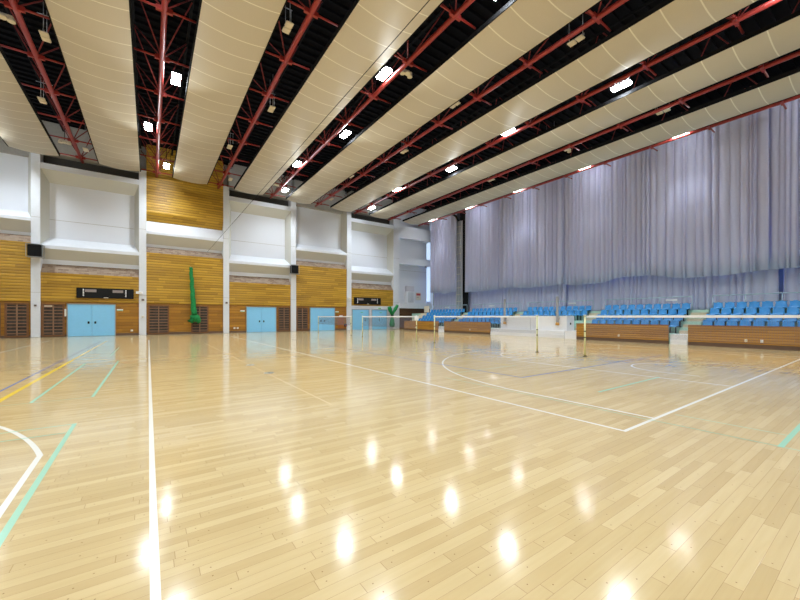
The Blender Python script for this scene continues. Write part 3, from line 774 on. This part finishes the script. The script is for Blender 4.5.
stairs(32.62, 34.2, 'cream stairs at the far wall end of the seating', False, True)

def barrier(y0, y1, lab, outlets=()):
    t = thing('wooden_barrier', lab, 'barrier', (XB, y0, 0), 'wooden barriers in front of the seats')
    L = y1-y0
    bx(0, .1, 0, L, .2, 1.05).build('slat_panel', M['barrier'], t)
    bx(.01, .1, 0, L, 0, .2).build('base_board', M['brownbase'], t)
    bx(-.01, .12, -.01, L+.01, 1.05, 1.08).build('top_cap', M['frame'], t)
    for yy, mat in outlets: MB().bbox(-.03, 0, yy-y0-.05, yy-y0+.05, .3, .44, .008, 1).build('outlet', mat, t)
barrier(-2.2, 6.66, 'long wooden slat barrier at the right frame edge', ((3.85, M['tape']), (4.4, M['ivory'])))
barrier(7.55, 12.75, 'wooden slat barrier second from the right frame edge', ((10.1, M['ivory']),))
barrier(20.2, 25.95, 'wooden slat barrier just left of the white box', ((22.5, M['ivory']),))
barrier(26.83, 32.6, 'farthest wooden slat barrier, nearest the far wall', ((30.5, M['ivory']),))

# white box on its platform
t = thing('white_platform', 'low white two-step platform under the tall white box', 'platform', (XB+.02, 13.0, 0))
MB().bbox(0, 1.32, .62, 7.17, 0, .28, .01, 1).build('lower_step', M['boxwhite'], t)
MB().bbox(.04, 1.32, .62, 7.17, .285, .54, .01, 1).build('upper_step', M['boxwhite'], t)
t = thing('white_box', 'tall white boxed stand on the low platform between seat blocks', 'box', (XB+.35, 13.62, .542))
MB().bbox(0, .98, 0, 2.9, 0, 1.04, .012, 1).build('front_panel', M['boxwhite'], t)
MB().bbox(0, .98, 2.915, 5.75, 0, 1.04, .012, 1).build('front_panel', M['boxwhite'], t)
MB().bbox(.4, .52, -.03, .005, .42, .56, .01, 1).build('latch', M['black'], t)
for yy, lab in ((18.85, 'grey post with orange foot at the left half of the white box'), (14.25, 'grey post with orange foot at the right half of the white box')):
    t = thing('grey_post', lab, 'post', (XB+.24, yy, .92), 'grey posts on the white box')
    MB().bbox(-.08, .04, -.075, .075, .18, 2.05, .015, 1).build('shaft', M['postgrey'], t)
    MB().tube([(-.02, 0, 0), (-.02, 0, .08), (-.02, 0, .2)], [.12, .13, .1], 12).build('orange_foot', M['orange'], t)
    bx(0, .1, -.1, .1, .45, .5).build('clamp', M['steel'], t)

# rails behind the top row
def railing(y0, y1, lab):
    t = thing('guard_rail', lab, 'railing', (27.62, y0, 1.95), 'pale guard rails behind the seats')
    L = y1-y0
    MB().tube([(0, 0, .84), (0, L, .84)], .03, 8).build('top_rail', M['rail'], t)
    n = max(2, round(L/1.55)); o = MB().tube([(0, 0, 0), (0, 0, .82)], .025, 8).build('post', M['rail'], t)
    for k in range(n+1):
        c = o if k == 0 else o.copy()
        if k: COL.objects.link(c); c.parent = t
        c.location = (0, L*k/n, 0)
railing(-2.0, 6.62, 'pale blue guard rail behind the rightmost seat block')
railing(7.6, 12.75, 'pale blue guard rail behind the second seat block from right')
railing(13.65, 19.35, 'pale blue guard rail behind the seats above the white box')
railing(20.2, 25.95, 'pale blue guard rail behind the second farthest seat block')
railing(26.8, 32.4, 'pale blue guard rail behind the farthest seat block')
for y, lab in ((8.35, 'white sign plate on the rail of the second seat block from right'), (14.95, 'white sign plate on the rail above the white box'), (23.1, 'white sign plate on the rail of the second farthest seat block'), (29.6, 'white sign plate on the rail of the farthest seat block')):
    t = thing('sign_plate', lab, 'sign', (27.56, y, 2.55), 'white sign plates on the rails')
    bx(-.02, .01, 0, .62, 0, .1).build('plate', M['tape'], t)
    bx(0, .04, .02, .05, -.3, .02).build('bracket', M['rail'], t)
t = thing('cream_board', 'upright cream board at the far end of the top seats', 'board', (27.3, 32.75, 1.95))
bx(0, .06, 0, .9, .1, .85).build('panel', M['cream'], t); bx(0, .05, .1, .15, 0, .12).build('leg', M['steel'], t); bx(0, .05, .75, .8, 0, .12).build('leg', M['steel'], t)

# ------------------------------------------------------------------ blue seats
def seat_shell():
    prof = [(-.40, .355), (-.415, .39), (-.39, .425), (-.30, .425), (-.15, .405), (-.03, .405), (.01, .43), (.035, .50), (.06, .60), (.085, .70), (.10, .765), (.115, .785)]
    n = 9; bm = bmesh.new(); G = []
    for i, (px, pz) in enumerate(prof):
        hw = .225 if i < 7 else .225-.010*(i-6)
        if i == len(prof)-1: hw -= .05
        row = []
        for k in range(n):
            s = -1+2*k/(n-1)
            bowl = .03*s*s
            dz = bowl if 2 <= i <= 6 else 0; dx = -(.045*s*s) if i > 6 else 0
            drop = -.05*max(0, abs(s)-.5)/.5 if i >= 10 else 0
            row.append(bm.verts.new((px+dx, s*hw, pz+dz+drop)))
        G.append(row)
    for a, b in zip(G[:-1], G[1:]):
        for k in range(n-1): bm.faces.new((a[k], a[k+1], b[k+1], b[k]))
    bmesh.ops.recalc_face_normals(bm, faces=bm.faces[:])
    bmesh.ops.solidify(bm, geom=bm.faces[:], thickness=.018)
    m = MB(); m.addbm(bm, True); return m
seat0 = thing('stadium_seat', '', 'seat', (0, 0, 0))
seat_shell().build('seat_shell', M['seat'], seat0)
br = MB(); br.box(-.22, -.16, -.16, -.11, 0, .40); br.box(-.22, -.16, .11, .16, 0, .40); br.box(-.26, .02, -.18, .18, .35, .395); br.box(-.3, -.02, -.17, -.1, 0, .03); br.box(-.3, -.02, .1, .17, 0, .03)
br.build('bracket', M['dark'], seat0)
blk = [('rightmost seat block', [6.30-.51*i for i in range(10)], (0, 1, 2, 3)), ('second seat block from right', [12.42-.51*i for i in range(10)], (0, 1, 2, 3)),
       ('seat block above the white box', [18.95-.51*i for i in range(11)], (2, 3)), ('second farthest seat block', [25.6-.51*i for i in range(11)], (0, 1, 2, 3)), ('farthest seat block', [32.2-.51*i for i in range(11)], (0, 1, 2, 3))]
rn = ['front row', 'second row', 'third row', 'top row']
first = True
for bname, ys, rows in blk:
    for r in rows:
        for i, yv in enumerate(ys):
            lab = 'blue seat, %s from left, %s of %s' % (ordn[i], rn[r], bname)
            loc = (XT[r]+.45, yv, ZT[r]+.003)
            if first: seat0.location = loc; seat0['label'] = lab; seat0['group'] = 'blue stadium seats'; first = False
            else: dup(seat0, loc, lab, 'blue stadium seats')

# ------------------------------------------------------------------ badminton nets and posts
XN = 13.6
def post(y, lab, box=False):
    t = thing('net_post', lab, 'net post', (XN, y, 0), 'pale yellow net posts')
    MB().tube([(0, 0, .02), (0, 0, 1.56)], .032, 10).build('shaft', M['postyellow'], t)
    MB().tube([(0, 0, 0), (0, 0, .02)], .07, 14).build('floor_plate', M['dark'], t)
    for z in (.72, .95): MB().tube([(0, 0, z), (0, 0, z+.035)], .036, 10).build('band', M['dark'], t)
    MB().tube([(0, 0, 1.55), (0, 0, 1.6)], .05, 10).build('cap', M['tape'], t)
    if box: MB().bbox(-.1, .1, -.1, .1, 1.3, 1.56, .02, 1).build('winch_cover', M['tape'], t)
def net(y0, y1, lab):
    t = thing('badminton_net', lab, 'net', (XN, y0, 0), 'white taped nets across the hall')
    L = y1-y0; a, b = .06, L-.06
    MB().bbox(-.012, .012, a, b, 1.49, 1.565, .004, 1).build('top_tape', M['tape'], t)
    m = MB(); s = .0016; z0, z1 = .80, 1.49; n = int((b-a)/.03)
    for k in range(n+1):
        yy = a+(b-a)*k/n; m.box(-s, s, yy-s, yy+s, z0, z1)
    nz = int((z1-z0)/.03)
    for k in range(nz+1):
        z = z0+(z1-z0)*k/nz; m.box(-s, s, a, b, z-s, z+s)
    m.build('net_mesh', M['net'], t)
net(26.35, 33.34, 'farthest white taped net, in front of the third blue double door')
net(17.6, 24.41, 'second farthest white taped net, left of the wooden barriers')
net(9.08, 15.81, 'white taped net in front of the white box')
net(.25, 7.03, 'white taped net running out of the right frame edge')
for y, lab, bxx in ((33.34, 'pale net post at the left end of the farthest net', False), (26.35, 'pale net post at the right end of the farthest net', False),
                    (24.41, 'pale net post at the left end of the second farthest net', False), (17.52, 'pale net post with white box on top, right end of second farthest net', True),
                    (15.81, 'pale yellow net post at the left end of the white box net', False), (9.08, 'pale yellow net post in front of the white box', False),
                    (7.03, 'nearest pale yellow net post, in front of a wooden barrier', False), (.25, 'pale yellow net post beyond the right frame edge', False)):
    post(y, lab, bxx)

# ------------------------------------------------------------------ camera, world, view
cam = bpy.data.cameras.new('camera'); co = bpy.data.objects.new('camera', cam); COL.objects.link(co)
co.location = (0, 0, 1.52); co.rotation_euler = (PI/2, 0, -math.atan(250/355))
cam.sensor_width = 36; cam.lens = 355/800*36; cam.shift_y = 16.8/800; cam.clip_end = 200; cam.clip_start = .05
S.camera = co
w = bpy.data.worlds.new('world'); S.world = w; w.use_nodes = True
w.node_tree.nodes['Background'].inputs['Color'].default_value = (.6, .75, 1, 1); w.node_tree.nodes['Background'].inputs['Strength'].default_value = .5
S.view_settings.view_transform = 'Standard'; S.view_settings.look = 'None'; S.view_settings.gamma = 1; S.view_settings.exposure = 0.0
S.view_settings.use_curve_mapping = False
S.cycles.use_denoising = True
S.cycles.max_bounces = 8; S.cycles.diffuse_bounces = 6; S.cycles.sample_clamp_indirect = 8
